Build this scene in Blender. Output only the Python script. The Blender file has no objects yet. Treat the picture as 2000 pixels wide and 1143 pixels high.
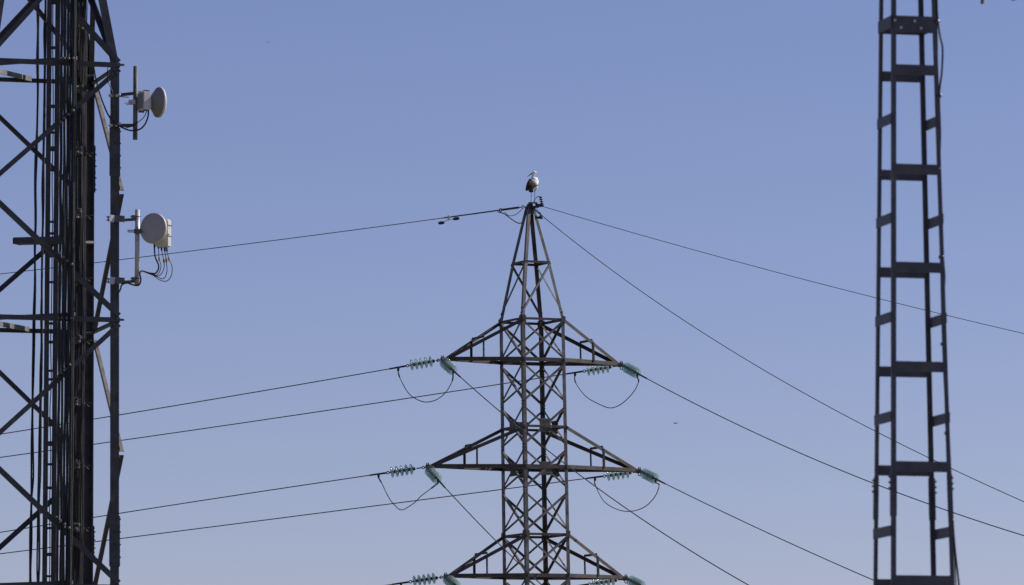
import bpy, bmesh, math, random
from mathutils import Vector, Matrix
from mathutils.bvhtree import BVHTree
import numpy as np
random.seed(7)
S = bpy.context.scene
V = Vector
# ------------------------------------------------------------------ camera
FP = 11111.0                       # focal length in pixels of the 2000 px wide photograph (200 mm lens)
PITCH = math.radians(5.85)
CAM = V((0, 0, 1.7))
cd = bpy.data.cameras.new("camera"); cam = bpy.data.objects.new("camera", cd)
S.collection.objects.link(cam); S.camera = cam
cam.location = CAM; cam.rotation_euler = (math.radians(90) + PITCH, 0, 0)
cd.sensor_width = 36; cd.lens = 200; cd.clip_start = 0.5; cd.clip_end = 30000
cd.dof.use_dof = True; cd.dof.focus_distance = 156; cd.dof.aperture_fstop = 5.4
# ------------------------------------------------------------------ sky and sun
SUN = V((0.80, 0.29, 0.60)).normalized()
w = bpy.data.worlds.new("World"); S.world = w; w.use_nodes = True
nt = w.node_tree; nt.nodes.clear()
sky = nt.nodes.new('ShaderNodeTexSky'); sky.sky_type = 'NISHITA'; sky.sun_disc = False
sky.sun_elevation = math.asin(SUN.z); sky.sun_rotation = math.atan2(SUN.x, SUN.y)
sky.altitude = 1500; sky.air_density = 1.0; sky.dust_density = 0.3; sky.ozone_density = 1.0
tint = nt.nodes.new('ShaderNodeMixRGB'); tint.blend_type = 'MULTIPLY'; tint.inputs[0].default_value = 1
tint.inputs[2].default_value = (0.995, 0.906, 1.225, 1)
bg = nt.nodes.new('ShaderNodeBackground'); bg.inputs['Strength'].default_value = 0.0705
wo = nt.nodes.new('ShaderNodeOutputWorld')
nt.links.new(sky.outputs[0], tint.inputs[1]); nt.links.new(tint.outputs[0], bg.inputs[0]); nt.links.new(bg.outputs[0], wo.inputs[0])
sl = bpy.data.lights.new("sun", 'SUN'); sl.energy = 5.0; sl.angle = math.radians(0.5); sl.color = (1, 0.93, 0.82)
so = bpy.data.objects.new("sun", sl); S.collection.objects.link(so); so.location = (60, 60, 80)
so.rotation_euler = SUN.to_track_quat('Z', 'Y').to_euler()
S.view_settings.view_transform = 'Standard'; S.view_settings.look = 'None'
S.view_settings.exposure = 0; S.view_settings.gamma = 1
S.render.engine = 'CYCLES'
# ------------------------------------------------------------------ helpers
RIGHT = V((1, 0, 0)); FWD = V((0, math.cos(PITCH), math.sin(PITCH))); UP = V((0, -math.sin(PITCH), math.cos(PITCH)))
def ray(px, py): return FWD + RIGHT * ((px - 1000) / FP) + UP * ((571.5 - py) / FP)
def P(px, py, Y):                  # real-world point seen at a photo position, at world distance Y
    d = ray(px, py); return CAM + d * (Y / d.y)
WM = {}
def link(o, parent=None):
    S.collection.objects.link(o)
    if parent is not None: o.parent = parent
    return o
def thing(name, loc, label, cat, group=None, rot=None):
    o = bpy.data.objects.new(name, None); link(o); o.empty_display_size = 0.2
    o.location = loc
    if rot: o.rotation_euler = rot
    WM[o.name] = Matrix.Translation(V(loc)) @ (o.rotation_euler.to_matrix().to_4x4() if rot else Matrix())
    o['label'] = label; o['category'] = cat
    if group: o['group'] = group
    return o
def build(name, bm, mat, parent=None, smooth=False, label=None, cat=None, group=None, origin=None):
    me = bpy.data.meshes.new(name)
    if parent is not None: M = WM[parent.name]
    else:
        M = Matrix.Translation(V(origin)) if origin is not None else Matrix()
    bm.transform(M.inverted())
    bmesh.ops.recalc_face_normals(bm, faces=bm.faces)
    bm.to_mesh(me); bm.free()
    for m in (mat if isinstance(mat, (list, tuple)) else [mat]): me.materials.append(m)
    if smooth:
        for p in me.polygons: p.use_smooth = True
    o = bpy.data.objects.new(name, me); link(o, parent)
    if parent is None: o.matrix_world = M; o.location = M.translation
    WM[o.name] = M
    if label: o['label'] = label
    if cat: o['category'] = cat
    if group: o['group'] = group
    return o
def NB(): return bmesh.new()
def prism(bm, p0, p1, pts, u, v):  # extrude a 2-D outline (in axes u, v) from p0 to p1
    a = [bm.verts.new(p0 + u * x + v * y) for x, y in pts]
    b = [bm.verts.new(p1 + u * x + v * y) for x, y in pts]
    n = len(pts)
    for i in range(n): bm.faces.new((a[i], a[(i + 1) % n], b[(i + 1) % n], b[i]))
    bm.faces.new(a[::-1]); bm.faces.new(b)
def frame(p0, p1, u):
    d = (p1 - p0).normalized(); u = (u - d * u.dot(d))
    if u.length < 1e-6: u = d.orthogonal()
    u.normalize(); return d, u, d.cross(u)
def angle(bm, p0, p1, w, t, u, v):  # rolled steel angle: heel on the line, flanges along u and v
    d = (p1 - p0).normalized()
    u = (u - d * u.dot(d)).normalized(); v = v - d * v.dot(d); v = (v - u * v.dot(u)).normalized()
    prism(bm, p0, p1, [(0, 0), (w, 0), (w, t), (t, t), (t, w), (0, w)], u, v)
def bar(bm, p0, p1, wu, wv, u):
    d, u, v = frame(p0, p1, u)
    prism(bm, p0, p1, [(-wu / 2, -wv / 2), (wu / 2, -wv / 2), (wu / 2, wv / 2), (-wu / 2, wv / 2)], u, v)
def box(bm, c, ax, ay, az):        # full extents given as vectors
    p = c - ax / 2 - ay / 2 - az / 2
    vs = [bm.verts.new(p + ax * i + ay * j + az * k) for i in (0, 1) for j in (0, 1) for k in (0, 1)]
    for q in ((0, 1, 3, 2), (4, 6, 7, 5), (0, 4, 5, 1), (2, 3, 7, 6), (0, 2, 6, 4), (1, 5, 7, 3)): bm.faces.new([vs[i] for i in q])
def crom(pts, n=8):
    out = []
    for i in range(len(pts) - 1):
        p0 = pts[max(i - 1, 0)]; p1 = pts[i]; p2 = pts[i + 1]; p3 = pts[min(i + 2, len(pts) - 1)]
        for k in range(n):
            t = k / n
            out.append(0.5 * (2 * p1 + (p2 - p0) * t + (2 * p0 - 5 * p1 + 4 * p2 - p3) * t * t + (3 * p1 - p0 - 3 * p2 + p3) * t ** 3))
    out.append(pts[-1].copy()); return out
def tube(bm, pts, r, n=6):
    rs = r if isinstance(r, (list, tuple)) else [r] * len(pts)
    d = (pts[1] - pts[0]).normalized(); u = d.orthogonal().normalized(); rings = []
    for i, p in enumerate(pts):
        d = (pts[min(i + 1, len(pts) - 1)] - pts[max(i - 1, 0)]).normalized()
        u = (u - d * u.dot(d)).normalized(); v = d.cross(u)
        rings.append([bm.verts.new(p + (u * math.cos(2 * math.pi * k / n) + v * math.sin(2 * math.pi * k / n)) * rs[i]) for k in range(n)])
    for a, b in zip(rings, rings[1:]):
        for k in range(n): bm.faces.new((a[k], a[(k + 1) % n], b[(k + 1) % n], b[k]))
    bm.faces.new(rings[0][::-1]); bm.faces.new(rings[-1])
def lathe(bm, c, ax, prof, n=20):  # prof = [(radius, height along ax)], closed by fans where radius is 0
    ax = ax.normalized(); u = ax.orthogonal().normalized(); v = ax.cross(u); rings = []
    for r, h in prof:
        if r < 1e-6: rings.append([bm.verts.new(c + ax * h)])
        else: rings.append([bm.verts.new(c + ax * h + (u * math.cos(2 * math.pi * k / n) + v * math.sin(2 * math.pi * k / n)) * r) for k in range(n)])
    for a, b in zip(rings, rings[1:]):
        for k in range(n):
            k2 = (k + 1) % n
            if len(a) == 1 and len(b) == 1: continue
            if len(a) == 1: bm.faces.new((a[0], b[k2], b[k]))
            elif len(b) == 1: bm.faces.new((a[k], a[k2], b[0]))
            else: bm.faces.new((a[k], a[k2], b[k2], b[k]))
def bolt(bm, p, n, r=0.014, h=0.022):
    n = n.normalized(); lathe(bm, p, n, [(0, -0.002), (r, -0.002), (r, h), (0, h)], 6)
def ring(bm, c, ax, R, r):
    ax = ax.normalized(); u = ax.orthogonal().normalized(); v = ax.cross(u); n = 14; m = 6; rg = []
    for i in range(n):
        a = 2 * math.pi * i / n; e = u * math.cos(a) + v * math.sin(a)
        rg.append([bm.verts.new(c + e * (R + r * math.cos(2 * math.pi * k / m)) + ax * r * math.sin(2 * math.pi * k / m)) for k in range(m)])
    for i in range(n):
        a, b = rg[i], rg[(i + 1) % n]
        for k in range(m): bm.faces.new((a[k], a[(k + 1) % m], b[(k + 1) % m], b[k]))
# ------------------------------------------------------------------ materials
def mat(name, c1, c2=None, scale=6, rough=0.6, metal=0.0, c3=None, amt3=0.62, bump=0.0, detail=6):
    m = bpy.data.materials.new(name); m.use_nodes = True; t = m.node_tree; b = t.nodes['Principled BSDF']
    b.inputs['Roughness'].default_value = rough; b.inputs['Metallic'].default_value = metal
    if c2 is None: b.inputs['Base Color'].default_value = (*c1, 1); return m
    tc = t.nodes.new('ShaderNodeTexCoord')
    n = t.nodes.new('ShaderNodeTexNoise'); n.inputs['Scale'].default_value = scale; n.inputs['Detail'].default_value = detail
    t.links.new(tc.outputs['Object'], n.inputs['Vector'])
    r = t.nodes.new('ShaderNodeValToRGB'); r.color_ramp.elements[0].position = 0.35; r.color_ramp.elements[1].position = 0.68
    r.color_ramp.elements[0].color = (*c1, 1); r.color_ramp.elements[1].color = (*c2, 1)
    t.links.new(n.outputs[0], r.inputs[0]); out = r.outputs[0]
    if c3:
        n2 = t.nodes.new('ShaderNodeTexNoise'); n2.inputs['Scale'].default_value = scale * 0.35; n2.inputs['Detail'].default_value = 8
        n2.inputs['Roughness'].default_value = 0.7; t.links.new(tc.outputs['Object'], n2.inputs['Vector'])
        r2 = t.nodes.new('ShaderNodeValToRGB'); r2.color_ramp.elements[0].position = amt3 - 0.07; r2.color_ramp.elements[1].position = amt3 + 0.05
        t.links.new(n2.outputs[0], r2.inputs[0])
        mx = t.nodes.new('ShaderNodeMixRGB'); mx.inputs[2].default_value = (*c3, 1)
        t.links.new(r2.outputs[0], mx.inputs[0]); t.links.new(out, mx.inputs[1]); out = mx.outputs[0]
    t.links.new(out, b.inputs['Base Color'])
    rr = t.nodes.new('ShaderNodeMapRange'); rr.inputs[3].default_value = rough - 0.12; rr.inputs[4].default_value = min(1, rough + 0.15)
    t.links.new(n.outputs[0], rr.inputs[0]); t.links.new(rr.outputs[0], b.inputs['Roughness'])
    if bump:
        bp = t.nodes.new('ShaderNodeBump'); bp.inputs['Strength'].default_value = bump; bp.inputs['Distance'].default_value = 0.004
        t.links.new(n.outputs[0], bp.inputs['Height']); t.links.new(bp.outputs[0], b.inputs['Normal'])
    return m
M_PYL = mat('weathered_pylon_steel', (0.05, 0.048, 0.047), (0.18, 0.172, 0.165), 3.5, 0.55, 0.0, (0.1, 0.064, 0.046), 0.61)
M_PYLA = mat('brown_arm_steel', (0.026, 0.022, 0.021), (0.08, 0.068, 0.06), 3.5, 0.6, 0.0, (0.08, 0.047, 0.032), 0.6)
M_GUS = mat('grey_gusset_steel', (0.045, 0.045, 0.047), (0.10, 0.098, 0.096), 9, 0.6)
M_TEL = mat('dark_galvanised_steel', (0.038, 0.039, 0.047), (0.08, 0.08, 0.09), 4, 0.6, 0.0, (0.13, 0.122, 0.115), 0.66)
M_TELB = mat('sunlit_galvanised_steel', (0.14, 0.13, 0.12), (0.28, 0.26, 0.235), 7, 0.6)  # lighter copy of the tower steel, direct sun put into the colour
M_MAST = mat('blue_grey_mast_steel', (0.055, 0.057, 0.075), (0.09, 0.091, 0.112), 5, 0.55, 0.0, (0.12, 0.113, 0.115), 0.62)
M_ZINC = mat('bright_zinc', (0.42, 0.43, 0.45), (0.6, 0.61, 0.63), 14, 0.45, 0.15)
M_ZINCD = mat('dull_zinc', (0.08, 0.082, 0.088), (0.17, 0.17, 0.175), 12, 0.6, 0.1)
M_BLK = mat('black_cable_sheath', (0.006, 0.006, 0.007), (0.014, 0.014, 0.016), 3, 0.5)
M_GRY = mat('grey_cable_sheath', (0.05, 0.05, 0.055), (0.1, 0.097, 0.092), 5, 0.6)
M_WIRE = mat('aged_aluminium_conductor', (0.05, 0.048, 0.052), (0.11, 0.105, 0.105), 3, 0.55, 0.15)
M_FIT = mat('dark_line_fitting', (0.02, 0.019, 0.021), (0.06, 0.053, 0.053), 20, 0.6, 0.1)
M_DISH = mat('off_white_radome', (0.37, 0.36, 0.36), (0.42, 0.41, 0.41), 3, 0.6)
M_DISHB = mat('grey_dish_shell', (0.20, 0.195, 0.197), (0.27, 0.26, 0.255), 4, 0.6)
M_RADIO = mat('pale_radio_housing', (0.56, 0.545, 0.53), (0.68, 0.66, 0.64), 5, 0.5)
M_ORG = mat('orange_cable_tag', (0.5, 0.2, 0.04))
M_POR = mat('brown_porcelain', (0.03, 0.02, 0.02), (0.06, 0.035, 0.03), 8, 0.25)
M_WHT = mat('white_feathers', (0.8, 0.79, 0.76), (0.9, 0.89, 0.87), 30, 0.8)
M_BFE = mat('black_feathers', (0.006, 0.006, 0.006), (0.022, 0.02, 0.018), 40, 0.7)
M_GFE = mat('greyish_wing_feathers', (0.012, 0.011, 0.010), (0.07, 0.06, 0.05), 45, 0.85)
M_RED = mat('reddish_stork_skin', (0.28, 0.13, 0.11), (0.36, 0.2, 0.18), 30, 0.6)
M_BILL = mat('dusky_bill', (0.09, 0.06, 0.05), (0.16, 0.1, 0.08), 30, 0.45)
M_PINK = mat('pale_polymer', (0.4, 0.33, 0.33), (0.5, 0.43, 0.42), 8, 0.5)
def glass():
    m = bpy.data.materials.new('green_toughened_glass'); m.use_nodes = True; t = m.node_tree; b = t.nodes['Principled BSDF']
    b.inputs['Base Color'].default_value = (0.14, 0.20, 0.20, 1); b.inputs['Roughness'].default_value = 0.13; b.inputs['IOR'].default_value = 1.55
    b.inputs['Specular IOR Level'].default_value = 0.9
    tl = t.nodes.new('ShaderNodeBsdfTranslucent'); tl.inputs[0].default_value = (0.86, 0.97, 0.94, 1)
    ms = t.nodes.new('ShaderNodeMixShader'); ms.inputs[0].default_value = 0.36
    t.links.new(b.outputs[0], ms.inputs[1]); t.links.new(tl.outputs[0], ms.inputs[2])
    tr = t.nodes.new('ShaderNodeBsdfTransparent'); tr.inputs[0].default_value = (0.83, 0.917, 0.907, 1)
    fr = t.nodes.new('ShaderNodeLayerWeight'); fr.inputs[0].default_value = 0.5
    mr = t.nodes.new('ShaderNodeMapRange'); mr.inputs[3].default_value = 0.14; mr.inputs[4].default_value = 0.78
    mx = t.nodes.new('ShaderNodeMixShader'); out = t.nodes['Material Output']
    t.links.new(fr.outputs['Facing'], mr.inputs[0]); t.links.new(mr.outputs[0], mx.inputs[0])
    t.links.new(tr.outputs[0], mx.inputs[1]); t.links.new(ms.outputs[0], mx.inputs[2]); t.links.new(mx.outputs[0], out.inputs['Surface'])
    return m
M_GLS = glass()
# ------------------------------------------------------------------ ground (below the frame, reaches the horizon)
def ground():
    bm = NB(); n = 40; R = 6000
    def hgt(x, y): return -0.35 + 0.3 * math.sin(x * 0.011) * math.cos(y * 0.013)
    rs = [0, 20, 50, 90, 130, 170, 220, 300, 450, 800, 1500, 3000, R]; rings = []
    for r in rs:
        if r == 0: rings.append([bm.verts.new((0, 100, -0.02))]); continue
        rings.append([bm.verts.new((r * math.cos(2 * math.pi * k / n), 100 + r * math.sin(2 * math.pi * k / n), 0.0 if r < 200 else hgt(r * math.cos(2 * math.pi * k / n), 100 + r * math.sin(2 * math.pi * k / n)))) for k in range(n)])
    for a, b in zip(rings, rings[1:]):
        for k in range(n):
            k2 = (k + 1) % n
            if len(a) == 1: bm.faces.new((a[0], b[k], b[k2]))
            else: bm.faces.new((a[k], b[k], b[k2], a[k2]))
    o = build('ground', bm, mat('dry_grass_ground', (0.16, 0.13, 0.075), (0.26, 0.21, 0.13), 0.35, 0.95, 0, (0.09, 0.10, 0.045), 0.55, detail=12))
    o['kind'] = 'structure'
ground()
# ================================================================== transmission pylon
YP = 155.0
AXB = V(((60 / FP) * YP, YP, 0.0)); LEAN = -0.0174
pyl = thing('transmission_pylon', AXB, 'brown lattice pylon with pointed cross arms and a stork on its peak', 'pylon', rot=(0, LEAN, 0))
PM = WM[pyl.name]
def pz(y): return (P(1040, y, YP).z) / math.cos(LEAN)
SC = FP / (YP * math.cos(PITCH) + 14 * math.sin(PITCH))      # pixels per metre at the pylon
PHI = math.radians(17.1)
CD = [V((math.cos(PHI), -math.sin(PHI), 0)), V((-math.sin(PHI), -math.cos(PHI), 0)), V((-math.cos(PHI), math.sin(PHI), 0)), V((math.sin(PHI), math.cos(PHI), 0))]  # right, front, left, back corner
def pw(v): return PM @ v
def prad(y):
    tab = [(398, 8), (412, 11), (512, 38.8), (622, 66.5), (760, 67.3), (1130, 68.5), (1300, 74), (1833, 105)]
    for (a, ra), (b, rb) in zip(tab, tab[1:]):
        if y <= b: return (ra + (rb - ra) * (y - a) / (b - a)) / SC
    return tab[-1][1] / SC
def pc(k, y): return pw(CD[k % 4] * prad(y) + V((0, 0, pz(y))))
def fn(k): return (PM.to_3x3() @ (CD[k % 4] + CD[(k + 1) % 4])).normalized()   # outward normal of face k (corners k, k+1)
WL = 0.10
# legs: main body and peak, each rolled angle of its own
BODY = [622, 1133, 1300, 1834]
PAN = [625 + 83.75 * i for i in range(8)]
for k in range(4):
    u = (pc(k + 1, 700) - pc(k, 700)).normalized(); v = (pc(k - 1, 700) - pc(k, 700)).normalized()
    bm = NB()
    for a, b in zip(BODY, BODY[1:]): angle(bm, pc(k, a), pc(k, b), WL if b < 1400 else 0.11, 0.011, u, v)
    for y in PAN:                                       # splice bolts at every node
        for dy in (-5, 1, 7):
            p = pc(k, y + dy)
            bolt(bm, p + u * 0.06, fn(k), 0.013, 0.03); bolt(bm, p + v * 0.06, fn(k - 1), 0.013, 0.03)
    build('leg', bm, M_PYL, pyl)
    bm = NB()
    for a, b in ((404, 512), (512, 628)): angle(bm, pc(k, a) , pc(k, b), 0.085, 0.009, u, v)
    lo = pc(k, 628); box(bm, lo + (u + v) * 0.04, u * 0.11, v * 0.11, V((0, 0, 0.10)))
    for y in (508, 518, 616, 606): bolt(bm, pc(k, y) + u * 0.05, fn(k), 0.012, 0.025)
    build('peak_leg', bm, M_PYL, pyl)
# horizontal rings
def ringframe(y, wd, zs=-1):
    bm = NB()
    for k in range(4):
        n = fn(k); a = pc(k, y) + n * 0.012; b = pc(k + 1, y) + n * 0.012
        angle(bm, a, b, wd, 0.008, V((0, 0, zs)), -n)
    build('ring_frame', bm, M_PYLA, pyl)
for y in (512, 625, 834, 1044): ringframe(y, 0.065)
for y in (709.5, 918, 1130): ringframe(y, 0.1, 1)
# cross bracing: one mesh per face
for k in range(4):
    bm = NB(); n = fn(k)
    for i in range(len(PAN) - 1):
        y0, y1 = PAN[i] + 4, PAN[i + 1] - 4
        e = (pc(k + 1, 700) - pc(k, 700)).normalized()
        for (a, b, off, s) in ((pc(k, y0), pc(k + 1, y1), 0.004, 1), (pc(k + 1, y0), pc(k, y1), -0.016, 1)):
            d = (b - a).normalized(); up = n.cross(d)
            if up.z > 0: up = -up
            a2 = a + d * 0.03 + n * off - up * 0.027; b2 = b - d * 0.03 + n * off - up * 0.027
            angle(bm, a2, b2, 0.055, 0.006, up, -n)
    # lower panels down to the ground
    yy = [PAN[-1], 1330, 1490, 1660, 1830]
    for a, b in zip(yy, yy[1:]):
        for (p, q, off) in ((pc(k, a), pc(k + 1, b), 0.004), (pc(k + 1, a), pc(k, b), -0.016)):
            d = (q - p).normalized(); angle(bm, p + n * off, q + n * off, 0.06, 0.006, n.cross(d), -n)
    build('lattice_face', bm, M_PYL, pyl)
    # the peak has one diagonal per face
    bm = NB(); a = pc(k, 514) + n * 0.006; b = pc(k + 1, 612) + n * 0.006
    d = (b - a).normalized(); angle(bm, a, b, 0.05, 0.006, n.cross(d), -n)
    build('peak_diagonal', bm, M_PYL, pyl)
    # gusset plates where the rings cross the diagonals
    for y in (834, 918):
        bm = NB(); c = (pc(k, y) + pc(k + 1, y)) / 2 - n * 0.012; e = (pc(k + 1, y) - pc(k, y)).normalized()
        box(bm, c, e * 0.34, n * 0.01, V((0, 0, 0.37)))
        for i in range(4):
            for j in (-1, 1): bolt(bm, c + e * (-0.12 + 0.08 * i) + V((0, 0, 0.13 * j)) + n * 0.005, n, 0.013, 0.016)
        build('gusset_plate', bm, M_GUS, pyl)
# corner plates of the upper ring
for y in (628, 1046):
    for k in range(4):
        bm = NB(); u = (pc(k + 1, y) - pc(k, y)).normalized(); v = (pc(k - 1, y) - pc(k, y)).normalized()
        for e, n in ((u, fn(k)), (v, fn(k - 1))): box(bm, pc(k, y) + e * 0.055 + n * 0.026, e * 0.12, n * 0.01, V((0, 0, 0.19)))
        build('corner_plate', bm, M_PYLA, pyl)
# cross arms
AXL = (PM.to_3x3() @ (CD[1] + CD[2])).normalized(); AXR = -AXL
def tipof(side, yl, L): return pw(V((0, 0, pz(yl)))) + (AXL if side < 0 else AXR) * (L / SC)
TIPS = {}
def cross_arm(side, yu, yl, L):
    ax = AXL if side < 0 else AXR
    ks = (1, 2) if side < 0 else (0, 3)                # near and far corner
    tip = tipof(side, yl, L); lat = (pc(ks[1], yl) - pc(ks[0], yl)).normalized()
    TIPS[(side, yl)] = tip
    bm = NB(); up = V((0, 0, 1))
    ch = {}
    for j, k in enumerate(ks):
        sg = -1 if j == 0 else 1                       # near chord sits on -lat
        out = lat * sg
        tl = tip + lat * (0.055 * sg); tu = tl + up * 0.1
        a = pc(k, yl) + out * 0.03 + ax * 0.01; b = pc(k, yu) + out * 0.03 + up * -0.02
        ch[j] = (a, tl, b, tu)
        angle(bm, a - ax * 0.05, tl, 0.102, 0.009, up, -out)       # lower chord
        angle(bm, b, tu, 0.092, 0.009, -up, -out)      # upper chord
    arm = build('cross_arm', bm, M_PYLA, pyl)
    t = 0.51; lo = {}; hi = {}
    for j in (0, 1):
        a, tl, b, tu = ch[j]; lo[j] = a.lerp(tl, t) + up * 0.06; hi[j] = b.lerp(tu, t) - up * 0.03
        bm = NB(); o = lat * (-0.012 if j == 0 else 0.012); angle(bm, lo[j] + o, hi[j] + o, 0.055, 0.006, ax, lat * (1 if j == 0 else -1)); build('post', bm, M_PYLA, arm)
    bm = NB(); angle(bm, lo[0], lo[1], 0.05, 0.006, ax, up); build('strut', bm, M_PYLA, arm)
    bm = NB(); angle(bm, hi[0] + up * 0.03, hi[1] + up * 0.03, 0.06, 0.006, ax, up); build('strut', bm, M_PYLA, arm)
    bm = NB(); box(bm, tip + ax * 0.06 + up * 0.03, ax * 0.22, lat * 0.08, up * 0.11)
    for q in (0.1, 0.15): bolt(bm, tip + ax * q + up * 0.085, up, 0.016, 0.05)
    for q in (-0.02, 0.05, 0.12): bolt(bm, tip + ax * q - lat * 0.04 + up * 0.03, -lat, 0.014, 0.03)
    build('tip_plate', bm, M_PYLA, arm)
    bm = NB(); ring(bm, tip + ax * 0.13 - up * 0.06, lat, 0.042, 0.014); build('eye', bm, M_FIT, arm)
ARMS = {'u': (625, 709.5, 189), 'm': (834, 918, 225), 'l': (1044, 1130, 190)}
for key, (a, b, L) in ARMS.items():
    for s in (-1, 1): cross_arm(s, a, b, L)
# peak cap
bm = NB(); pk = pw(V((0, 0, pz(404)))); upv = V((0, 0, 1))
e1 = (pc(1, 700) - pc(2, 700)).normalized(); e2 = (pc(3, 700) - pc(2, 700)).normalized()
box(bm, pk, e1 * 0.21, e2 * 0.21, upv * 0.03)
box(bm, pk + upv * 0.045, e1 * 0.1, e2 * 0.14, upv * 0.06)
box(bm, pk + V((0.085, -0.04, 0.10)), V((0.24, 0, 0)), V((0, 0.13, 0)), upv * 0.022)
box(bm, pk + V((0.03, -0.03, 0.075)), V((0.06, 0, 0)), V((0, 0.08, 0)), upv * 0.05); box(bm, pk + V((0.16, -0.03, 0.06)), V((0.03, 0, 0)), V((0, 0.06, 0)), upv * 0.08)
for k in range(4):
    n = fn(k); box(bm, pk + n * 0.10 - upv * 0.1, n * 0.012, n.cross(upv) * 0.15, upv * 0.17)
    for s in (-1, 1): bolt(bm, pk + n * 0.106 - upv * (0.1 + 0.04 * s) + n.cross(upv) * 0.05 * s, n, 0.016, 0.04)
for s in (-1, 0, 1): bolt(bm, pk + upv * 0.09 + e1 * 0.06 * s, upv, 0.018, 0.04)
build('peak_cap', bm, M_PYLA, pyl)
bm = NB(); box(bm, pk + V((0.14, -0.05, -0.02)), V((0.22, 0, 0.01)), V((0, 0.03, 0)), V((0, 0, 0.04))); box(bm, pk + V((0.02, -0.08, -0.2)), V((0.2, -0.02, 0.09)), V((0, 0.012, 0)), V((-0.03, 0, 0.06)))
build('bracket', bm, M_ZINCD, pyl)
# ================================================================== conductors and insulator strings
HL = V((-0.962, 0.272, 0)); HR = V((0.47, -0.883, 0)).normalized()
class Para:                                             # a sagging wire in a vertical plane through its support
    def __init__(s, start, h, px, deg=2):
        s.o = start; s.h = h.normalized(); n = V((s.h.y, -s.h.x, 0)); ss = []; zz = []
        for q in px:
            d = ray(*q); t = n.dot(start - CAM) / n.dot(d); p = CAM + d * t
            ss.append((p - start).dot(s.h)); zz.append(p.z - start.z)
        ss = np.array(ss); zz = np.array(zz); A = np.stack([ss ** i for i in range(1, deg + 1)], 1)
        s.c = np.linalg.lstsq(A, zz, rcond=None)[0]; s.smax = ss.max()
    def at(s, q): return s.o + s.h * q + V((0, 0, float(sum(c * q ** (i + 1) for i, c in enumerate(s.c)))))
    def pts(s, a, b, n=40): return [s.at(a + (b - a) * i / n) for i in range(n + 1)]
    def slen(s, a, L):                                  # parameter after L metres of arc
        q = a; acc = 0; st = 0.01
        while acc < L: acc += (s.at(q + st) - s.at(q)).length; q += st
        return q
def conductor(name, par, a, ext, r, label, cat='wire', group=None, n=60):
    bm = NB(); p0 = par.at(a); tube(bm, par.pts(a, par.smax * ext, n), r, 8)
    return build(name, bm, M_WIRE, None, True, label, cat, group, origin=p0)
def clean_prof():
    # profile of a toughened-glass cap-and-pin disc; axis points from tower to wire
    return [(0.0, -0.012), (0.045, -0.012), (0.07, 0.0), (0.12, 0.022), (0.147, 0.038), (0.153, 0.05), (0.143, 0.055), (0.124, 0.038), (0.108, 0.05), (0.1, 0.05), (0.092, 0.03), (0.078, 0.046), (0.07, 0.046), (0.06, 0.022), (0.03, 0.02), (0.0, 0.02)]
def string(p0, d, label, lead, lugat, group='glass insulator strings'):
    d = d.normalized(); t = thing('insulator_string', p0, label, 'insulator', group)
    bm = NB(); tube(bm, [p0 - d * 0.02, p0 + d * 0.07], 0.016, 8); ring(bm, p0 + d * 0.09, d.cross(V((0, 0, 1))), 0.035, 0.013)
    tube(bm, [p0 + d * 0.115, p0 + d * (lead - 0.05)], 0.017, 8); ring(bm, p0 + d * (lead - 0.075), V((0, 0, 1)).cross(d).cross(d), 0.026, 0.012)
    build('shackle', bm, M_FIT, t, True)
    sp = 0.136
    for i in range(5):
        c = p0 + d * (lead + 0.06 + sp * i)
        bm = NB(); lathe(bm, c, d, clean_prof(), 28); dk = build('disc', bm, M_GLS, t, True)
        bm = NB(); lathe(bm, c, d, [(0, -0.075), (0.025, -0.075), (0.043, -0.06), (0.046, -0.018), (0.05, -0.013), (0, -0.0125)], 14)
        lathe(bm, c, d, [(0, 0.0205), (0.02, 0.0205), (0.015, 0.035), (0.015, 0.07), (0, 0.07)], 10)
        build('cap', bm, M_FIT, dk, True)
    e = lead + 0.06 + sp * 4 + 0.07
    bm = NB(); tube(bm, [p0 + d * e, p0 + d * (e + 0.06)], 0.02, 8); ring(bm, p0 + d * (e + 0.095), d.cross(V((0, 0, 1))), 0.035, 0.013)
    tube(bm, [p0 + d * (e + 0.13), p0 + d * (e + 0.2), p0 + d * (e + 0.62)], [0.024, 0.027, 0.022], 8)
    build('tension_clamp', bm, M_FIT, t, True)
    # the lug the jumper is bolted to
    j = p0 + d * (e + lugat)
    bm = NB(); box(bm, j + V((0, 0, -0.045)), d * 0.06, d.cross(V((0, 0, 1))).normalized() * 0.03, V((0, 0, 0.11))); build('jumper_lug', bm, M_FIT, t)
    return p0 + d * (e + 0.6), j + V((0, 0, -0.10)), e + 0.6
up = V((0, 0, 1))
def tipl(s, key): yl = ARMS[key][1]; ax = AXL if s < 0 else AXR; return TIPS[(s, yl)] + ax * 0.16 + up * 0.02
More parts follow.
